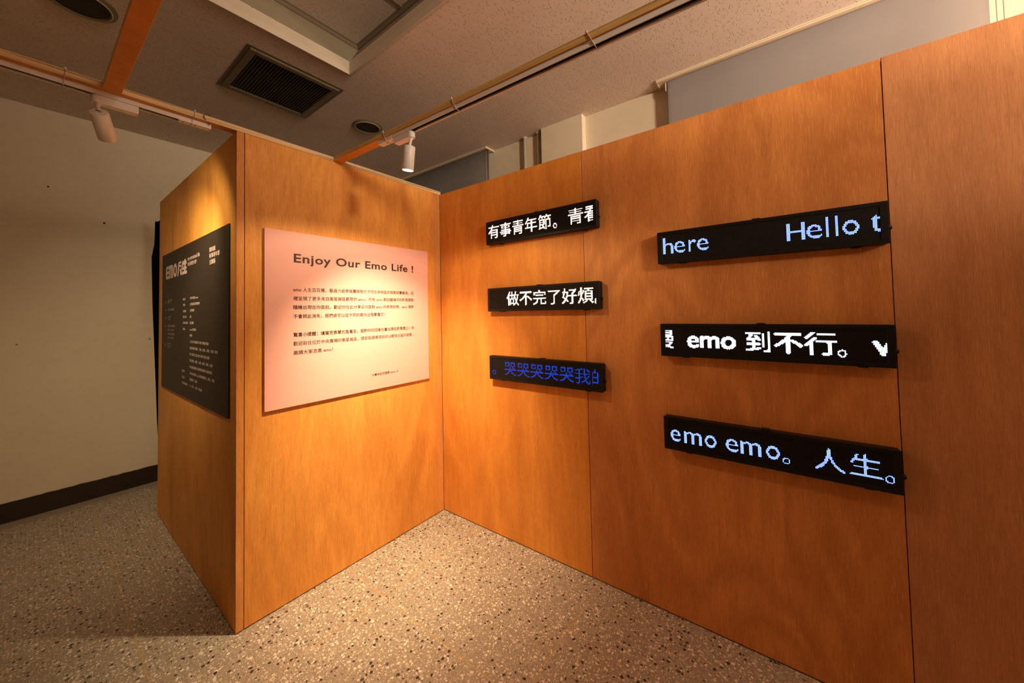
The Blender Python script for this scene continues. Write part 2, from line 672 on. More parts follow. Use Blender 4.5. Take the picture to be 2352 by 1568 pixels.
def rasterize(co, tri, nx, ny, ss=3):
    """coverage of unit cells; co in dot units, v upward, row 0 at top (v = ny)"""
    g = np.zeros((ny * ss, nx * ss), bool)
    for a, b, c in co[tri]:
        lo = np.minimum(np.minimum(a, b), c)
        hi = np.maximum(np.maximum(a, b), c)
        i0, i1 = max(0, int(lo[0] * ss) - 1), min(nx * ss, int(hi[0] * ss) + 2)
        j0, j1 = max(0, int(lo[1] * ss) - 1), min(ny * ss, int(hi[1] * ss) + 2)
        if i1 <= i0 or j1 <= j0:
            continue
        xs = (np.arange(i0, i1) + 0.5) / ss
        ys = (np.arange(j0, j1) + 0.5) / ss
        X, Y = np.meshgrid(xs, ys)
        d1 = (X - b[0]) * (a[1] - b[1]) - (a[0] - b[0]) * (Y - b[1])
        d2 = (X - c[0]) * (b[1] - c[1]) - (b[0] - c[0]) * (Y - c[1])
        d3 = (X - a[0]) * (c[1] - a[1]) - (c[0] - a[0]) * (Y - a[1])
        neg = (d1 < 0) | (d2 < 0) | (d3 < 0)
        pos = (d1 > 0) | (d2 > 0) | (d3 > 0)
        g[j0:j1, i0:i1] |= ~(neg & pos)
    return g.reshape(ny, ss, nx, ss).mean(axis=(1, 3))


# ------------------------------------------------------------------ the room
XR, YF, YB = 5.2, -5.0, 1.045
struct(MB().box((XL - 0.15, YF, -0.1), (XR, YB, 0.0)).build('floor', M_floor))
struct(MB().box((XL - 0.15, YF, 0), (XL, YB, ZC)).build('wall_left', M_cream))
w = MB().box((XL - 0.15, YB, 0), (XR, YB + 0.15, ZC))
w.box((0.354, 0.972, 0), (0.775, YB, ZC))                       # pier
struct(w.build('wall_back', M_cream))
struct(MB().box((XR, YF, 0), (XR + 0.15, YB, ZC)).build('wall_right', M_cream))
struct(MB().box((XL - 0.15, YF - 0.15, 0), (XR, YF, ZC)).build('wall_front', M_cream))

# ceiling with the coffer opening
cx0, cx1, cy0, cy1 = -0.272, 2.30, -2.90, -0.586
c = MB()
for a, b in (((XL - 0.15, YF), (cx0, YB + 0.15)), ((cx1, YF), (XR, YB + 0.15)),
             ((cx0, YF), (cx1, cy0)), ((cx0, cy1), (cx1, YB + 0.15))):
    c.box((a[0], a[1], ZC), (b[0], b[1], ZC + 0.08))
c.box((cx0 - 0.22, cy0 - 0.22, 3.595), (cx1 + 0.22, cy1 + 0.22, 3.66))
struct(c.build('ceiling', M_ceil))


def ring(mb, z0, o0, z1, o1, mat=0):
    """loop of four mitred faces between two inset rectangles of the coffer"""
    A = [(cx0 + o0, cy0 + o0, z0), (cx1 - o0, cy0 + o0, z0), (cx1 - o0, cy1 - o0, z0), (cx0 + o0, cy1 - o0, z0)]
    B = [(cx0 + o1, cy0 + o1, z1), (cx1 - o1, cy0 + o1, z1), (cx1 - o1, cy1 - o1, z1), (cx0 + o1, cy1 - o1, z1)]
    for k in range(4):
        mb.quad(A[k], A[(k + 1) % 4], B[(k + 1) % 4], B[k], mat)


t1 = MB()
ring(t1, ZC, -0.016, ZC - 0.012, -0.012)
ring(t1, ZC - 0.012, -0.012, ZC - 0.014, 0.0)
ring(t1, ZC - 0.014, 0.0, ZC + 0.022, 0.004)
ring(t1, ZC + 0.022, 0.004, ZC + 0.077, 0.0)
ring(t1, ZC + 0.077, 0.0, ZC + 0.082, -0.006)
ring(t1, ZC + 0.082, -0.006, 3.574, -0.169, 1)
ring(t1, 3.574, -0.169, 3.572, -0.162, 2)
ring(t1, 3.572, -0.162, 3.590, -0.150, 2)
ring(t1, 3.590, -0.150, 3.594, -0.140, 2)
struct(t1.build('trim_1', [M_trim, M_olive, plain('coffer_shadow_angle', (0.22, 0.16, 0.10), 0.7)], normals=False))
struct(MB().box((0.126, cy0 - 0.14, 3.588), (0.146, cy1 + 0.15, 3.597)).build('trim_2', plain('ceiling_tee', (0.26, 0.19, 0.12), 0.6)))

# baseboard with a chipped upper edge
bb = MB()
ys = np.linspace(YF, YB, 260)
top = 0.149 + np.array([random.uniform(-1, 1) for _ in ys]) * 0.0022
for i in range(len(ys) - 1):
    x0, x1 = XL, XL + 0.012
    a = [(x1, ys[i], 0), (x1, ys[i + 1], 0), (x1, ys[i + 1], top[i + 1]), (x1, ys[i], top[i])]
    bb.quad(*a)
    bb.quad(a[3], a[2], (x0, ys[i + 1], top[i + 1]), (x0, ys[i], top[i]))
struct(bb.build('baseboard_left', M_base, normals=False))

# nail holes left in the plaster
for k, (y, z, r, lab) in enumerate(((-1.869, 2.605, 0.0065, 'upper nail hole in the cream wall near the ceiling'),
                                    (-1.561, 2.363, 0.0085, 'round nail hole in the cream wall level with the curtain top'),
                                    (-2.005, 1.337, 0.006, 'faint nail hole low on the cream wall at the left edge'),
                                    (-1.267, 1.326, 0.008, 'grey smudge in the cream wall beside the black curtain'))):
    o = MB().lathe([(0, 0.0015), (r * 0.7, 0.0015), (r, 0.0)], (XL, y, z), (1, 0, 0), 14).build(
        'nail_hole', M_dark if k < 2 else plain('wall_smudge', (0.25, 0.19, 0.13), 0.8))
    tag(o, lab, 'nail hole', 'holes in the left wall')

# ------------------------------------------------------------------ plywood partitions
def partition(label, loc, group=None):
    return thing('plywood_partition', label, 'partition wall', loc, group)


G = 0.0016
BT = 0.012      # sheet thickness
Z0 = 0.006      # sheets stand just clear of the floor
p_led = partition('long plywood partition wall carrying the six LED signs', (1.85, 0.03, 0))
for i, (x0, x1) in enumerate(((0.0, 1.2205), (1.2205, 2.4605), (2.4605, 3.70), (3.70, 4.92))):
    dz = 0.0 if i < 2 else 0.004
    MB().box((x0 + G, 0.0, Z0), (x1 - G, BT, H + dz), 0.0008).build('plywood_panel', M_ply[(0, 1, 2, 0)[i]], p_led)
fr = MB()
for x in (0.0, 1.19, 2.43, 3.67, 4.86):
    fr.box((x, BT, 0), (x + 0.06, BT + 0.04, H - 0.004))
for z in (0.0, 1.2, H - 0.044):
    fr.box((0.0, BT + 0.001, z), (4.92, BT + 0.039, z + 0.04))
fr.build('stud_frame', M_beam_face, p_led)

p_pink = partition('short plywood partition wall holding the salmon text board', (-0.03, -0.65, 0))
MB().box((-BT, -1.2955 + G, Z0), (0.0, -0.0625, H), 0.0006).build('plywood_panel', M_ply[3], p_pink)
MB().box((-BT, -0.0618, Z0), (-0.0002, -G, H), 0.0006).build('corner_stile', M_ply[5], p_pink)
fr = MB()
for y in (-1.295, -0.68, -0.045):
    fr.box((-BT - 0.04, y, 0), (-BT, y + 0.04, H - 0.004))
for z in (0.0, 1.2, H - 0.044):
    fr.box((-BT - 0.039, -1.295, z), (-BT - 0.001, -0.005, z + 0.04))
fr.build('stud_frame', M_beam_face, p_pink)

p_blk = partition('plywood partition wall holding the black credits board', (-0.9, -1.31, 0))
MB().box((-1.792, -L, Z0), (-0.0126, -L + BT, H), 0.0008).build('plywood_panel', M_ply[4], p_blk)
MB().box((-0.0122, -L, Z0), (0.0, -1.2955 - G, H), 0.0006).build('end_stile', M_ply[5], p_blk)
fr = MB()
for x in (-1.792, -1.2, -0.6):
    fr.box((x, -L + BT, 0), (x + 0.04, -L + BT + 0.02, H - 0.004))
for z in (0.0, 1.2, H - 0.044):
    fr.box((-1.79, -L + BT + 0.001, z), (-0.056, -L + BT + 0.019, z + 0.04))
fr.build('stud_frame', M_beam_face, p_blk)

# ------------------------------------------------------------------ battens overhead
BZ0, BZ1 = H + 0.0015, H + 0.027


def batten(name, label, corners, mats):
    """corners: four (x, y) of the plan outline; end-grain/edge material 0, broad faces material 1"""
    mb = MB()
    A = [mb.bm.verts.new((x, y, BZ0)) for x, y in corners]
    B = [mb.bm.verts.new((x, y, BZ1)) for x, y in corners]
    f = mb.bm.faces.new(A)
    f.material_index = 1
    f = mb.bm.faces.new(B)
    f.material_index = 1
    for k in range(4):
        mb.bm.faces.new((A[k], A[(k + 1) % 4], B[(k + 1) % 4], B[k]))
    bmesh.ops.bevel(mb.bm, geom=mb.bm.edges[:], offset=0.0008, segments=1, affect='EDGES')
    o = mb.build(name, mats, None)
    tag(o, label, 'wooden beam', 'overhead battens')
    return o


batten('timber_batten', 'pale timber batten on top of the salmon board wall, running on to the left',
       [(-0.053, -2.75), (0.0, -2.75), (0.0, 0.012), (-0.053, 0.012)], [M_beam_y, M_beam_face])


def by(x):
    return -0.8435 + 0.0345 * x


batten('timber_batten', 'timber batten over the long light track, starting at the salmon board wall',
       [(0.001, by(0.001)), (4.2, by(4.2)), (4.2, by(4.2) + 0.052), (0.001, by(0.001) + 0.052)], [M_beam_x, M_beam_face])
batten('timber_batten', 'orange timber batten slanting up out of the top left of the photo',
       [(0.001, -1.775), (4.2, -1.735), (4.2, -1.682), (0.001, -1.722)], [M_beam_x, M_beam_face])


# ------------------------------------------------------------------ light tracks and lamps
def track(label, p0, p1, yaw_side, feed_at_start=True):
    """U-shaped track hung under a batten; built along +u from p0 to p1; w to the left of travel"""
    p0, p1 = Vector(p0), Vector(p1)
    u = (p1 - p0).normalized()
    w = Vector((-u.y, u.x, 0)) * yaw_side
    ln = (p1 - p0).length
    root = thing('lighting_track', label, 'light track', p0, 'ceiling light tracks')
    frame = Matrix((( u.x, w.x, 0, p0.x), (u.y, w.y, 0, p0.y), (0, 0, 1, p0.z), (0, 0, 0, 1)))

    def place(mb, name, mat):
        bmesh.ops.transform(mb.bm, matrix=frame, verts=mb.bm.verts[:])
        return mb.build(name, mat, root)
    W, D = 0.033, 0.020
    prof = [(0, 0), (0.0035, 0), (0.0035, 0.012), (0.0245, 0.012), (0.0245, 0), (W, 0), (W, D), (0, D)]
    mb = MB()
    mb.prism(prof, 0, 0, ln)
    place(mb, 'track_profile', M_track)
    mb = MB()
    mb.box((0.0, 0.0037, 0.0085), (ln, 0.0243, 0.0118))
    mb.box((0.0, 0.008, 0.004), (ln, 0.0105, 0.0085))
    mb.box((0.0, 0.0185, 0.004), (ln, 0.021, 0.0085))
    place(mb, 'conductor_strip', M_dark)
    mb = MB()
    mb.box((-0.012, -0.0006, -0.0012), (0.105, W + 0.0006, D), 0.0008)
    place(mb, 'feed_connector', M_white)
    for s in (0.045, 0.088):
        mb = MB()
        mb.lathe([(0, -0.0022), (0.003, -0.0022), (0.003, -0.0010)], (s, W / 2, 0), (0, 0, 1), 12)
        place(mb, 'fixing_screw', M_dark)
    return root, frame


TZ = BZ0 - 0.0205
trk1, fr1 = track('long white light track tied under the right-hand batten', (0.445, by(0.445) + 0.007, TZ), (4.0, by(4.0) + 0.007, TZ), 1)
trk2, fr2 = track('short white light track tied under the batten at far left', (-0.0285, -1.435, TZ), (-0.0285, -2.70, TZ), -1)


def zip_tie(label, frame, s, depth, top, lean=0.0):
    """thin nylon loop round batten and track"""
    pts = []
    y0, y1, z0, z1 = -depth, 0.0335, -0.0015, top
    for y, z in ((y0, z0 + 0.022), (y0, z1), ((y0 + y1) / 2, z1 + 0.002), (y1 + 0.012, z1), (y1 + 0.003, z0 + 0.02),
                 (y1 + 0.0015, z0), (y1 / 2, z0 - 0.0015), (0.004, z0 - 0.0012), (-0.0015, z0 + 0.004), (-0.0018, z0 + 0.016)):
        pts.append(frame @ Vector((s + lean * (0.02 - z), y, z)))
    o = MB().tube(pts, 0.0016, 6, closed=True)
    head = frame @ Vector((s + lean * (0.02 - z1), y0 - 0.001, z1 + 0.001))
    o.box(tuple(head - Vector((0.003, 0.003, 0.003))), tuple(head + Vector((0.003, 0.003, 0.005))), 0.0008)
    ob = o.build('cable_tie', M_zip)
    tag(ob, label, 'cable tie', 'nylon ties holding the tracks')
    return ob


zip_tie('nylon tie nearest the salmon-board wall on the long light track', fr1, 0.052, 0.0085, 0.0475, 0.25)
zip_tie('middle nylon tie on the long light track', fr1, 0.553, 0.0085, 0.0475, 0.4)
zip_tie('nylon tie at the upper right of the long light track', fr1, 1.198, 0.0085, 0.0475, 0.5)
# second track: the batten's face is on the room side
zip_tie('nylon tie at the lit end of the short left track', fr2, 0.058, 0.030, 0.0475, 0.1)
zip_tie('nylon tie near the left edge of the photo on the short track', fr2, 0.437, 0.030, 0.0475, 0.1)
# feed cable looping over the batten
cab = MB().tube([(-0.016, -1.432, TZ + 0.012), (-0.010, -1.440, TZ + 0.024), (0.004, -1.455, 2.446), (0.006, -1.460, 2.458), (0.005, -1.452, 2.470),
                 (-0.002, -1.441, 2.476), (-0.02, -1.425, 2.474), (-0.05, -1.40, 2.4735)], 0.0022, 8).build('power_cable', plain('grey_cable', (0.16, 0.12, 0.09), 0.5))
tag(cab, 'thin grey cable looped over the batten at the end of the short track', 'cable')


def spotlight(label, frame, s, head_top, head_dir, flip, beams):
    """track adaptor box, stem, cylinder head with lens"""
    base = frame @ Vector((s, 0.0165, 0))
    root = thing('track_spotlight', label, 'spotlight', base, 'track spotlights')
    # adaptor: box with one rounded end
    n = 10
    pl = [(-0.122, 0.0), (-0.122, 0.034)] if not flip else None
    outline = [(0.0, 0.034)]
    pts = [(-0.118, -0.0172), (-0.118, 0.0172)]
    for k in range(n + 1):
        a = math.pi / 2 - math.pi * k / n
        pts.append((0.0172 * math.cos(a), 0.0172 * math.sin(a)))
    mb = MB()
    mb.prism([(x * flip + s, y + 0.0165) for x, y in pts], 2, -0.0325, -0.0016)
    bmesh.ops.bevel(mb.bm, geom=[e for e in mb.bm.edges if abs(e.verts[0].co.z - e.verts[1].co.z) < 1e-5], offset=0.0012, segments=2, affect='EDGES')
    bmesh.ops.transform(mb.bm, matrix=frame, verts=mb.bm.verts[:])
    mb.build('track_adaptor', M_white, root)
    st0 = frame @ Vector((s - 0.002 * flip, 0.0165, -0.031))
    d = Vector(head_dir).normalized()
    head_top = Vector(head_top)
    MB().lathe([(0.0105, 0.0), (0.0072, 0.006), (0.0062, (head_top - st0).length * 0.6), (0.0085, (head_top - st0).length + 0.004)],
               st0, head_top - st0, 20).build('stem', M_white, root)
    R = 0.0282
    mb = MB()
    mb.lathe([(0, 0.0), (R - 0.004, 0.0), (R - 0.001, 0.0012), (R, 0.004), (R, HEAD_LEN - 0.001), (R - 0.001, HEAD_LEN), (R - 0.0025, HEAD_LEN),
              (R - 0.003, HEAD_LEN - 0.008), (R - 0.003, HEAD_LEN - 0.010)], head_top, d, 40)
    mb.build('lamp_head', M_white, root)
    MB().lathe([(0, HEAD_LEN + 0.0012), (R * 0.6, HEAD_LEN + 0.0008), (R - 0.0027, HEAD_LEN - 0.0003)], head_top, d, 32).build('lamp_lens', M_lens, root)
    for watts, angle, blend, beam_dir in beams:
        l = spot_light('spot_lamp', head_top + d * (HEAD_LEN + 0.004), beam_dir, watts, angle, blend, radius=0.024)
        l.parent = root
        l.matrix_parent_inverse = Matrix.Translation(root.location).inverted()
    return root


spotlight('lit white spotlight hanging from the long track by the salmon-board corner', fr1, 0.685 - 0.445, LAMP1_TOP, LAMP1_DIR, 1, ((SPOT_RIGHT_W, 84, 1.0, BEAM1_DIR), (SPILL_RIGHT_W, 158, 0.25, (0, 0, -1))))
spotlight('white spotlight on the short left track, tilted towards the black board', fr2, 0.352, LAMP2_TOP, LAMP2_DIR, 1, ((SPOT_LEFT_W, 96, 1.0, LAMP2_DIR), (SPILL_LEFT_W, 140, 0.5, LAMP2_DIR)))

# ------------------------------------------------------------------ ceiling fittings
v = thing('ceiling_vent', 'square louvred air vent in the ceiling above the salmon-board wall', 'air vent', (-0.82, -0.82, ZC))
vx0, vx1, vy0, vy1 = -1.118, -0.517, -1.112, -0.528
f = MB()
for a, b in (((vx0, vy0), (vx1, vy0 + 0.040)), ((vx0, vy1 - 0.040), (vx1, vy1)), ((vx0, vy0 + 0.040), (vx0 + 0.040, vy1 - 0.040)), ((vx1 - 0.040, vy0 + 0.040), (vx1, vy1 - 0.040))):
    f.box((a[0], a[1], ZC - 0.016), (b[0], b[1], ZC - 0.0005), 0.003)
f.box((vx0 - 0.022, vy0 - 0.022, ZC - 0.004), (vx1 + 0.022, vy0, ZC - 0.0005))
f.box((vx0 - 0.022, vy1, ZC - 0.004), (vx1 + 0.022, vy1 + 0.022, ZC - 0.0005))
f.box((vx0 - 0.022, vy0, ZC - 0.004), (vx0, vy1, ZC - 0.0005))
f.box((vx1, vy0, ZC - 0.004), (vx1 + 0.022, vy1, ZC - 0.0005))
f.build('vent_frame', M_grille, v)
MB().box((vx0 + 0.03, vy0 + 0.03, ZC - 0.003), (vx1 - 0.03, vy1 - 0.03, ZC - 0.0005)).build('vent_opening', M_dark, v)
sl = MB()
N = 27
for k in range(N):
    y = vy0 + 0.040 + (vy1 - vy0 - 0.080) * (k + 0.5) / N
    sl.prism([(y - 0.0016, ZC - 0.0145), (y + 0.0016, ZC - 0.0145), (y + 0.0050, ZC - 0.0045), (y + 0.0018, ZC - 0.0045)], 0, vx0 + 0.039, vx1 - 0.039)
sl.build('louvre_slats', M_slat, v)

for lab, (x, y), r in (('round dark ceiling grille above the salmon-board wall near the lit spotlight', (-0.862, -0.085), 0.108),
                       ('round dark ceiling grille cut off by the top left edge of the photo', (-0.840, -1.800), 0.122)):
    d = thing('ceiling_speaker', lab, 'ceiling grille', (x, y, ZC), 'round ceiling grilles')
    MB().lathe([(r + 0.022, 0.0005), (r + 0.020, 0.004), (r + 0.004, 0.006), (r + 0.002, 0.014), (r - 0.006, 0.014), (r - 0.010, 0.004)], (x, y, ZC), (0, 0, -1), 64).build(
        'rim_ring', M_grille if r < 0.11 else M_grille, d)
    MB().lathe([(r - 0.0065, 0.0115), (r + 0.001, 0.0155), (r + 0.003, 0.0120)], (x, y, ZC), (0, 0, -1), 64).build('bright_bead', M_rail, d)
    MB().lathe([(0, 0.006), (r * 0.6, 0.006), (r - 0.009, 0.005)], (x, y, ZC), (0, 0, -1), 48).build('mesh_cover', plain('dark_speaker_mesh', (0.018, 0.016, 0.010), 0.7), d)

# ------------------------------------------------------------------ window wall behind
for lab, x, r, bright in (('left of the two cream conduits running down the window wall', 0.134, 0.0165, 1), ('right of the two cream conduits, tucked in beside the pier', 0.292, 0.0150, 1)):
    q = MB()
    q.lathe([(0, 0.0), (r, 0.0), (r, ZC - 0.002), (0, ZC - 0.002)], (x, YB - 0.026, 0.001), (0, 0, 1), 24)
    q.lathe([(r, ZC - 0.012), (r + 0.010, ZC - 0.010), (r + 0.010, ZC - 0.002), (r, ZC - 0.002)], (x, YB - 0.026, 0.001), (0, 0, 1), 24)
    tag(q.build('conduit_pipe', M_pipe), lab, 'pipe', 'conduits on the window wall')


def blind(label, x0, x1, fx0, fx1, chain_x=None, cord_x=None):
    root = thing('roller_blind', label, 'window blind', ((x0 + x1) / 2, YB, ZC), 'window blinds')
    y0 = 0.905
    mb = MB()
    mb.prism([(y0, ZC - 0.001), (y0, ZC - 0.0175), (y0 + 0.003, ZC - 0.0200), (y0 + 0.022, ZC - 0.0200), (y0 + 0.022, ZC - 0.010),
              (YB - 0.001, ZC - 0.010), (YB - 0.001, ZC - 0.001)], 0, x0, x1)
    e0 = x0 if x0 > 0 else x1 - 0.004
    mb.prism([(y0 + 0.0221, ZC - 0.0101), (y0 + 0.0221, ZC - 0.0200), (YB - 0.001, ZC - 0.0200), (YB - 0.001, ZC - 0.0101)], 0, e0, e0 + 0.004)
    mb.build('head_rail', M_rail, root)
    g = MB()
    g.box((x0, y0 - 0.0006, ZC - 0.0120), (x1, y0 + 0.001, ZC - 0.0108))
    g.build('rail_groove', plain('groove_brown', (0.12, 0.06, 0.03), 0.7), root)
    # fabric with a slight swell
    fb = bmesh.new()
    nx, nz = 40, 8
    zt, zb = ZC - 0.0110, 1.2
    rows = []
    for j in range(nz + 1):
        z = zt + (zb - zt) * j / nz
        rows.append([fb.verts.new((fx0 + (fx1 - fx0) * i / nx, y0 + 0.055 + 0.004 * math.sin(i * 0.5) * j / nz, z)) for i in range(nx + 1)])
    for j in range(nz):
        for i in range(nx):
            fb.faces.new((rows[j][i], rows[j][i + 1], rows[j + 1][i + 1], rows[j + 1][i]))
    bmesh.ops.solidify(fb, geom=fb.faces[:], thickness=0.0012)
    mm = MB()
    mm._merge(fb)
    o = mm.build('blind_fabric', M_blind, root)
    for p in o.data.polygons:
        p.use_smooth = True
    MB().box((fx0, y0 + 0.048, zb - 0.02), (fx1, y0 + 0.062, zb), 0.003).build('bottom_bar', M_rail, root)
    # end bracket
    e = x0 if x0 > 0 else x1
    sgn = 1 if x0 > 0 else -1
    MB().box((e + sgn * 0.052, y0 + 0.060, ZC - 0.075), (e + sgn * 0.058, y0 + 0.085, ZC - 0.0105), 0.001).build('end_bracket', M_white, root)
    if chain_x:
        for k, cx in enumerate(chain_x):
            ch = MB()
            z = ZC - 0.03
            while z > 1.6:
                b = bmesh.new()
                bmesh.ops.create_icosphere(b, subdivisions=1, radius=0.0026)
                bmesh.ops.translate(b, vec=(cx, y0 + 0.05, z), verts=b.verts)
                ch._merge(b)
                z -= 0.0062
            ch.tube([(cx, y0 + 0.05, ZC - 0.027), (cx, y0 + 0.05, 1.6)], 0.0009, 6)
            ch.build('bead_chain', plain('bead_chain_grey', (0.25, 0.21, 0.18), 0.4), root)
    if cord_x:
        MB().tube([(cord_x, y0 + 0.045, ZC - 0.027), (cord_x, y0 + 0.045, 1.5)], 0.0012, 6).build('pull_cord', M_rail, root)
    return root


blind('grey roller blind on the window wall behind the lit spotlight', -2.10, -0.283, -2.07, -0.268 - 0.022, cord_x=-0.318)
blind('wide pale grey roller blind above the right end of the LED wall', 1.421, 3.12, 1.492, 3.010, chain_x=(3.030, 3.052))

# ------------------------------------------------------------------ black curtain closing the gap at left
cur = thing('black_curtain', 'black cloth curtain hanging behind the left end of the black-board wall', 'curtain', (-2.0, -1.30, 0))
edge = [(2.337, -2.097), (2.149, -2.115), (2.05, -2.232), (1.632, -2.174), (1.265, -2.083), (0.913, -1.995), (0.708, -1.952), (0.544, -1.894), (0.02, -1.82)]
ez = np.array([e[0] for e in edge])[::-1]
ex = np.array([e[1] for e in edge])[::-1]
b = bmesh.new()
nz, nx = 48, 30
rows = []
for j in range(nz + 1):
    z = 2.337 + (0.02 - 2.337) * j / nz
    xe = float(np.interp(z, ez, ex))
    row = []
    for i in range(nx + 1):
        tt = i / nx
        x = xe + (-1.70 - xe) * tt
        y = -1.312 + 0.045 * (0.5 - 0.5 * math.cos(min(1, tt * 3) * math.pi)) + 0.016 * math.sin(tt * 26 + 0.6 * math.sin(z * 2)) * min(1, tt * 5)
        row.append(b.verts.new((x, y, z)))
    rows.append(row)
for j in range(nz):
    for i in range(nx):
        fc = b.faces.new((rows[j][i], rows[j][i + 1], rows[j + 1][i + 1], rows[j + 1][i]))
        fc.smooth = True
bmesh.ops.solidify(b, geom=b.faces[:], thickness=0.003)
mm = MB()
mm._merge(b)
mm.build('curtain_cloth', M_curtain, cur)
MB().tube([(-2.02, -1.287, 2.328), (-1.70, -1.280, 2.328)], 0.006, 10).build('curtain_rod', M_housing, cur)

# ------------------------------------------------------------------ salmon text board
pb = thing('text_board', 'salmon pink text board titled Enjoy Our Emo Life on the short plywood wall', 'text board', (0.0, -0.675, 1.5), 'printed boards')
PT = 0.014
mb = MB().box((0.0005, -1.213, 1.027), (PT, -0.140, 1.9725), 0.0006)
o = mb.build('board', [M_pink], pb)
pr = Print()
pr.text('Enjoy Our Emo Life !', -1.073, -0.274, 1.7895, 1.8545, offset=0.022, spacing=1.08)
SZ = 0.0248
body = [('emo 人生百百種，看過六組參展團隊對於不同生命時區的探索與實驗後，這', 1.6475, 0.801),
        ('裡呈現了更多來自衛星展區觀眾的 emo，所有 emo 都如腦海中的跑馬燈般', 1.5985, 0.802),
        ('隨機出現在你面前。歡迎你在此分享如何面對 emo 的奇思妙想，emo 或許', 1.5505, 0.802),
        ('不會就此消失，我們卻可以從不同的眼光出發觀看它！', 1.5010, 0.566),
        ('驚喜小提醒：填寫完表單別急著走，或許你的回答也會出現在跑馬燈上！也', 1.4010, 0.802),
        ('歡迎前往位於中央廣場的衛星展區，感受街頭噴漆如何以輕快生猛的姿態，', 1.3525, 0.792),
        ('邀請大家恣意 emo！', 1.3035, 0.215)]
for s, z, wd in body:
    pr.line(s, -1.0765, z, SZ, wd, bold=0.022)
pr.line('分享你如何面對 emo →', -0.611, 1.1145, 0.0185, 0.199, bold=0.018)
pr.build('printed_text', M_ink_dark, lambda u, v, d: (PT + 0.0004 + d, u, v), pb)

# ------------------------------------------------------------------ black credits board
kb = thing('text_board', 'black credits board with white lettering on the left plywood wall', 'text board', (-0.8, -L, 1.5), 'printed boards')
KT = 0.008
MB().box((-1.6318, -L - KT, 1.0062), (-0.0873, -L - 0.0005, 1.9890), 0.0006).build('board', M_black_board, kb)
kp = Print()
LX0, LX1, LZ0, LZ1 = -1.43, -0.84, 1.794, 1.886


def arc_rect(x0, x1, z0, z1, r, corners='abcd', seg=5):
    """rounded rectangle outline; corners a=bl b=br c=tr d=tl are rounded"""
    out = []
    for key, cxx, czz, a0 in (('a', x0, z0, 180), ('b', x1, z0, 270), ('c', x1, z1, 0), ('d', x0, z1, 90)):
        if key in corners:
            ox = cxx + (r if key in 'ad' else -r)
            oz = czz + (r if key in 'ab' else -r)
            for k in range(seg + 1):
                a = math.radians(a0 + 90 * k / seg)
                out.append((ox + r * math.cos(a), oz + r * math.sin(a)))
        else:
            out.append((cxx, czz))
    return out


lw = (LX1 - LX0)
lx = lambda t: LX0 + lw * t
z0, z1, hh = LZ0, LZ1, LZ1 - LZ0
# E
kp.poly(arc_rect(lx(0.0), lx(0.055), z0, z1, 0.022, 'ad'))
for q0, q1 in ((0.0, 0.24), (0.38, 0.62), (0.76, 1.0)):
    kp.rect(lx(0.054), lx(0.150), z0 + hh * q0, z0 + hh * q1)
# M
kp.poly(arc_rect(lx(0.165), lx(0.365), z0 + hh * 0.74, z1, 0.020, 'c'))
for q0 in (0.165, 0.238, 0.311):
    kp.rect(lx(q0), lx(q0 + 0.054), z0, z0 + hh * 0.75)
# O
o0, o1, i0, i1 = lx(0.385), lx(0.555), lx(0.437), lx(0.503)
outer = arc_rect(o0, o1, z0, z1, 0.045, 'abcd', 8)
inner = arc_rect(i0, i1, z0 + hh * 0.24, z0 + hh * 0.76, 0.018, 'abcd', 8)
n = len(outer)
kp.add(np.array(outer + inner), [t for k in range(n) for t in ((k, (k + 1) % n, n + (k + 1) % n), (k, n + (k + 1) % n, n + k))])
# 人
kp.poly([(lx(0.575), z0), (lx(0.622), z0), (lx(0.650), z0 + hh * 0.42), (lx(0.662), z0 + hh * 0.62), (lx(0.745), z0 + hh * 0.62),
         (lx(0.745), z0 + hh * 0.50), (lx(0.685), z0 + hh * 0.44), (lx(0.712), z0 + hh * 0.10), (lx(0.730), z0), (lx(0.775), z0), (lx(0.760), z0 + hh * 0.45),
         (lx(0.757), z0 + hh * 0.72), (lx(0.665), z0 + hh * 0.78), (lx(0.668), z0 + hh * 0.84), (lx(0.757), z0 + hh * 0.86), (lx(0.757), z1),
         (lx(0.650), z1), (lx(0.622), z0 + hh * 0.92), (lx(0.606), z0 + hh * 0.5)])
# 生
for q0, q1, a, bq in ((0.785, 1.0, 0.0, 0.22), (0.825, 0.985, 0.33, 0.50), (0.815, 0.985, 0.66, 0.90), (0.880, 0.945, 0.1, 1.04), (0.785, 0.838, 0.30, 0.80)):
    kp.rect(lx(q0), lx(q1), z0 + hh * a, z0 + hh * bq)
kp.poly([(lx(0.785), z0 + hh * 0.78), (lx(0.84), z0 + hh * 0.78), (lx(0.86), z0 + hh * 0.98), (lx(0.81), z0 + hh * 0.98)])
kp.text('my emotional life', -0.822, -0.553, 1.864, 1.897, bold=0.03)
kp.text('你在經歷什麼？', -0.822, -0.614, 1.8365, 1.8615, bold=0.03)
kp.text('第四屆', -0.364, -0.256, 1.871, 1.8975, bold=0.045)
kp.text('有事青年節', -0.364, -0.181, 1.8375, 1.8645, bold=0.045)
kp.text('主題展', -0.364, -0.256, 1.803, 1.830, bold=0.045)


def small(s, x0, x1, z, h=0.018, mat=0):
    kp.text(s, x0, x1, z - h / 2, z + h / 2, bold=0.04, mat=mat)


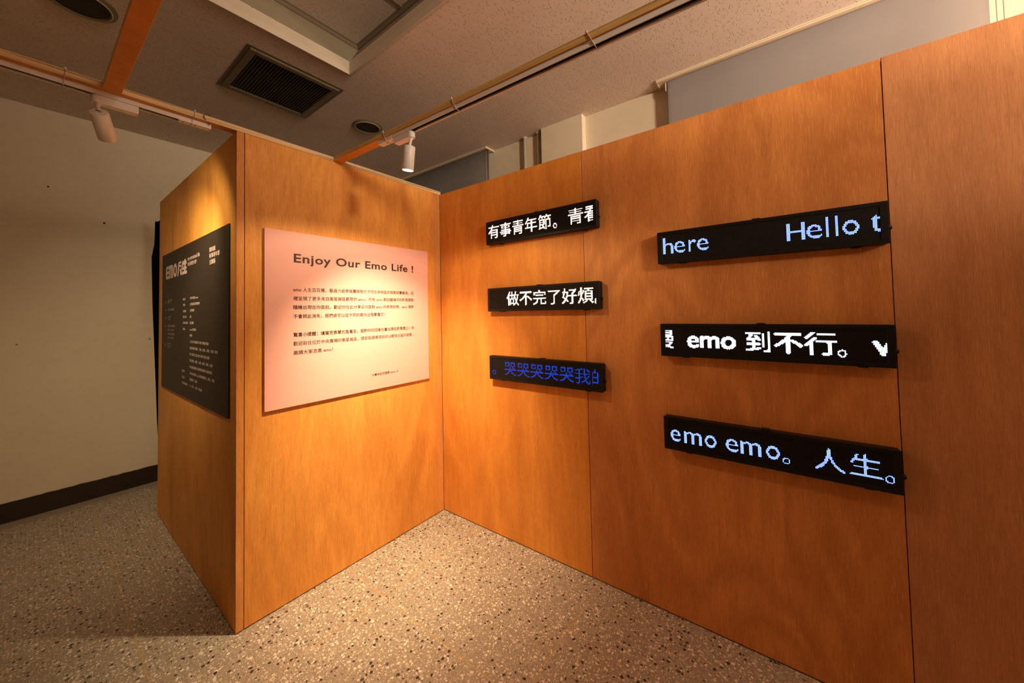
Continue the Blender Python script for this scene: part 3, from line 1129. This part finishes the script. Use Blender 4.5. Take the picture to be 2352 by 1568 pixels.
for s, x0, x1, z in (('主辦', -1.445, -1.40, 1.631), ('指導', -1.447, -1.405, 1.574), ('執行', -1.45, -1.405, 1.517), ('協力', -1.452, -1.407, 1.460), ('特別', -1.454, -1.41, 1.324)):
    small(s, x0, x1, z, 0.014, 1)
kp.rect(-1.352, -1.328, 1.622, 1.645, 2)
for s, x0, x1, z, h in (('青年節', -1.318, -1.235, 1.640, 0.015), ('有事青年', -1.31, -1.24, 1.6235, 0.006), ('青年發展組織', -1.35, -1.168, 1.575, 0.015), ('主題展區', -1.355, -1.262, 1.524, 0.008),
                        ('主題', -1.352, -1.29, 1.508, 0.010), ('展覽製作統籌團隊', -1.358, -1.14, 1.461, 0.014), ('燈光 音響', -1.358, -1.18, 1.433, 0.014),
                        ('平面輸出製作', -1.358, -1.16, 1.406, 0.014), ('木作 裝置', -1.36, -1.18, 1.379, 0.014)):
    small(s, x0, x1, z, h, 1)
for a in ((-1.36, -1.352, 1.308, 1.340), (-1.268, -1.26, 1.308, 1.340), (-1.36, -1.26, 1.336, 1.341), (-1.36, -1.285, 1.308, 1.313), (-1.335, -1.285, 1.322, 1.327)):
    kp.rect(*a, 1)
for s, x1, z in (('總召', -0.872, 1.634), ('策展', -0.875, 1.598), ('企劃組', -0.855, 1.558), ('設計組', -0.842, 1.522), ('平面視覺設計', -0.800, 1.484), ('參展', -0.873, 1.4445)):
    small(s, -0.935, x1, z, 0.015)
for s, x1, z in (('製作', -0.873, 1.180), ('協力', -0.876, 1.141), ('特別感謝', -0.812, 1.104)):
    small(s, -0.943, x1, z, 0.015)
for s, x1, z in (('青年策展 team', -0.582, 1.635), ('主題展區規劃團隊', -0.548, 1.598), ('企劃團隊', -0.662, 1.560), ('組', -0.726, 1.522), ('設計團隊', -0.672, 1.484),
                 ('emo 團隊組', -0.622, 1.444), ('團隊', -0.705, 1.4075), ('人生百百種展區 探索 實驗 燈箱', -0.372, 1.3705), ('衛星展區跑馬燈、互動、影像、裝置、空間、聲音', -0.205, 1.332),
                 ('青年 展覽 主題 設計 製作 燈光 影像', -0.352, 1.294), ('青年節展、展覽、主題、設計、製作、影像', -0.292, 1.256), ('中央廣場展區 街頭噴漆展區 衛星展區', -0.302, 1.2175),
                 ('分享如何面對 emo 展區規劃製作、燈光、影像', -0.262, 1.179), ('展覽製作、輸出', -0.592, 1.1425), ('人、青年、主題、展覽組', -0.492, 1.104)):
    small(s, -0.762, x1, z, 0.0165)
kp.build('printed_text', [M_ink_white, M_ink_grey, M_ink_yellow], lambda u, v, d: (1.0205 * u - 0.0439, -L - KT - 0.0004 - d, 1.0205 * v - 0.0311), kb)

# ------------------------------------------------------------------ six LED signs
BW, BH, BD = 0.812, 0.1575, 0.040
NX, NY, PITCH_D = 192, 32, 0.004
X_, O_ = True, False


def led_sign(label, cx, cz, runs, kind, rag=0.0):
    root = thing('led_sign', label, 'LED sign', (cx, 0.0, cz), 'scrolling LED signs')
    x0, x1, zb, zt = cx - BW / 2, cx + BW / 2, cz - BH / 2, cz + BH / 2
    mx, mz = NX * PITCH_D / 2, NY * PITCH_D / 2
    h = MB()
    c = 0.006                                      # back shell with chamfered end corners
    h.prism([(x0 + c, zb), (x1 - c, zb), (x1, zb + c), (x1, zt - c), (x1 - c, zt), (x0 + c, zt), (x0, zt - c), (x0, zb + c)], 1, -BD + 0.004, -0.0008)
    for lo, hi in (((x0, zt - (BH / 2 - mz)), (x1, zt)), ((x0, zb), (x1, zb + (BH / 2 - mz))),
                   ((x0, zb + (BH / 2 - mz)), (cx - mx, zt - (BH / 2 - mz))), ((cx + mx, zb + (BH / 2 - mz)), (x1, zt - (BH / 2 - mz)))):
        h.box((lo[0], -BD, lo[1]), (hi[0], -BD + 0.006, hi[1]), 0.0007)
    h.build('housing', M_housing, root)
    face = MB().box((cx - mx, -BD + 0.0025, cz - mz), (cx + mx, -BD + 0.0045, cz + mz)).build('led_matrix', M_matrix, root)
    for dx, top in ((0.005, True), (-0.296, False), (0.318, False)):
        z = zt if top else zb
        s = 1 if top else -1
        MB().prism([(cx + dx - 0.019, z - s * 0.004), (cx + dx - 0.013, z + s * 0.0045), (cx + dx + 0.013, z + s * 0.0045), (cx + dx + 0.019, z - s * 0.004)], 1, -BD + 0.006, -0.002).build(
            'mounting_clip', M_housing, root)
    MB().lathe([(0.010, 0.0), (0.010, 0.006), (0.007, 0.011), (0, 0.012)], (x1 - 0.001, -0.020, cz - 0.018), (1, 0, 0), 18).build('end_knob', M_housing, root)
    # lit diodes
    lit = np.zeros((NY, NX))
    for r in runs:
        body, a, bb, r0, r1 = r[:5]
        bold = r[5] if len(r) > 5 else 0.0
        co, tri = text_mesh(body, bold)
        co = fit_box(co, a, bb, NY - r1, NY - r0)
        lit = np.maximum(lit, rasterize(co, tri, NX, NY))
    core, halo = [], []
    vs = []
    me = bpy.data.meshes.new('lit_text')
    faces, mats = [], []
    y = -BD + 0.0022
    for j in range(NY):
        for i in range(NX):
            if lit[j, i] < 0.5:
                continue
            px, pz = cx - mx + (i + 0.5) * PITCH_D, cz - mz + (j + 0.5) * PITCH_D
            for hw, dy, mi in ((0.00195, 0.0, 1), (0.00125, -0.0004, 0)):  # outer emissive square imitates the halo of light round the diode core
                k = len(vs)
                vs += [(px - hw, y + dy, pz - hw), (px + hw, y + dy, pz - hw), (px + hw, y + dy, pz + hw), (px - hw, y + dy, pz + hw)]
                faces.append((k, k + 1, k + 2, k + 3))
                mats.append(mi)
    me.from_pydata(vs, [], faces)
    for mm in LED[kind]:
        me.materials.append(mm)
    for p, mi in zip(me.polygons, mats):
        p.material_index = mi
    o = bpy.data.objects.new('lit_text', me)
    COL.objects.link(o)
    o.parent = root
    o.matrix_parent_inverse = Matrix.Translation(root.location).inverted()
    return root


XA, XB = 0.9215, 2.0473
led_sign('upper sign of the left LED column, white characters reading 有事青年節', XA - 0.004, 2.0500,
         [('有事青年節', -0.6, 124.3, 2.7, 26.0, 0.012), ('。', 127.3, 134.2, 19.1, 27.2), ('青', 152.7, 177.1, 3.0, 26.3, 0.012), ('看', 178.4, 202.0, 3.0, 26.4, 0.012)], 'white')
led_sign('middle sign of the left LED column, white characters reading 做不完了好煩', XA + 0.000, 1.5924,
         [('做不完了好煩', 34.9, 188.8, 3.5, 26.8, 0.02), ('。', 189.5, 197.5, 20.0, 28.0, 0.03)], 'white')
led_sign('lower sign of the left LED column, dim blue characters 哭哭哭哭哭我的', XA + 0.004, 1.1353,
         [('。', 0.3, 8.0, 20.0, 27.6), ('哭哭哭哭哭', 26.2, 153.9, 5.0, 26.6), ('我', 154.9, 179.6, 4.8, 26.7), ('的', 181.6, 203.5, 4.6, 26.1)], 'blue')
led_sign('upper sign of the right LED column, blue-white letters here and Hello t', XB - 0.0005, 1.8113,
         [('h', 1, 13, 4, 24), ('e', 14, 26, 10, 24), ('r', 30, 38, 10, 24), ('e', 39, 51, 10, 24),
          ('H', 123, 138, 6, 24), ('e', 139, 151, 10, 24), ('l', 154, 156, 4, 24), ('l', 161, 163, 4, 24), ('o', 166, 178, 10, 24), ('t', 185, 195, 7, 24)], 'ice')
led_sign('middle sign of the right LED column, bold white emo 到不行', XB, 1.3559,
         [('慢', -13.5, 9.8, 2.8, 26.4, 0.02), ('emo', 24.4, 74.2, 10.2, 24.6, 0.055), ('到不行', 82.8, 157.6, 3.6, 26.8, 0.04), ('。', 158.1, 164.6, 20.4, 27.9), ('v', 182.3, 196.0, 11.4, 25.1, 0.04)], 'cool')
led_sign('lower sign of the right LED column, blue-white emo emo and 人生', XB + 0.0008, 0.9031,
         [('e', 2, 13, 11, 25), ('m', 17, 36, 11, 25), ('o', 39, 51, 11, 25), ('e', 60, 72, 11, 25), ('m', 74, 93, 11, 25), ('o', 97, 109, 11, 25), ('。', 110.8, 117.4, 20.5, 27.6), ('人', 136.1, 159.5, 4.2, 26.6), ('生', 162.4, 184.5, 4.3, 25.0), ('。', 186.0, 192.5, 19.9, 27.3)], 'ice')
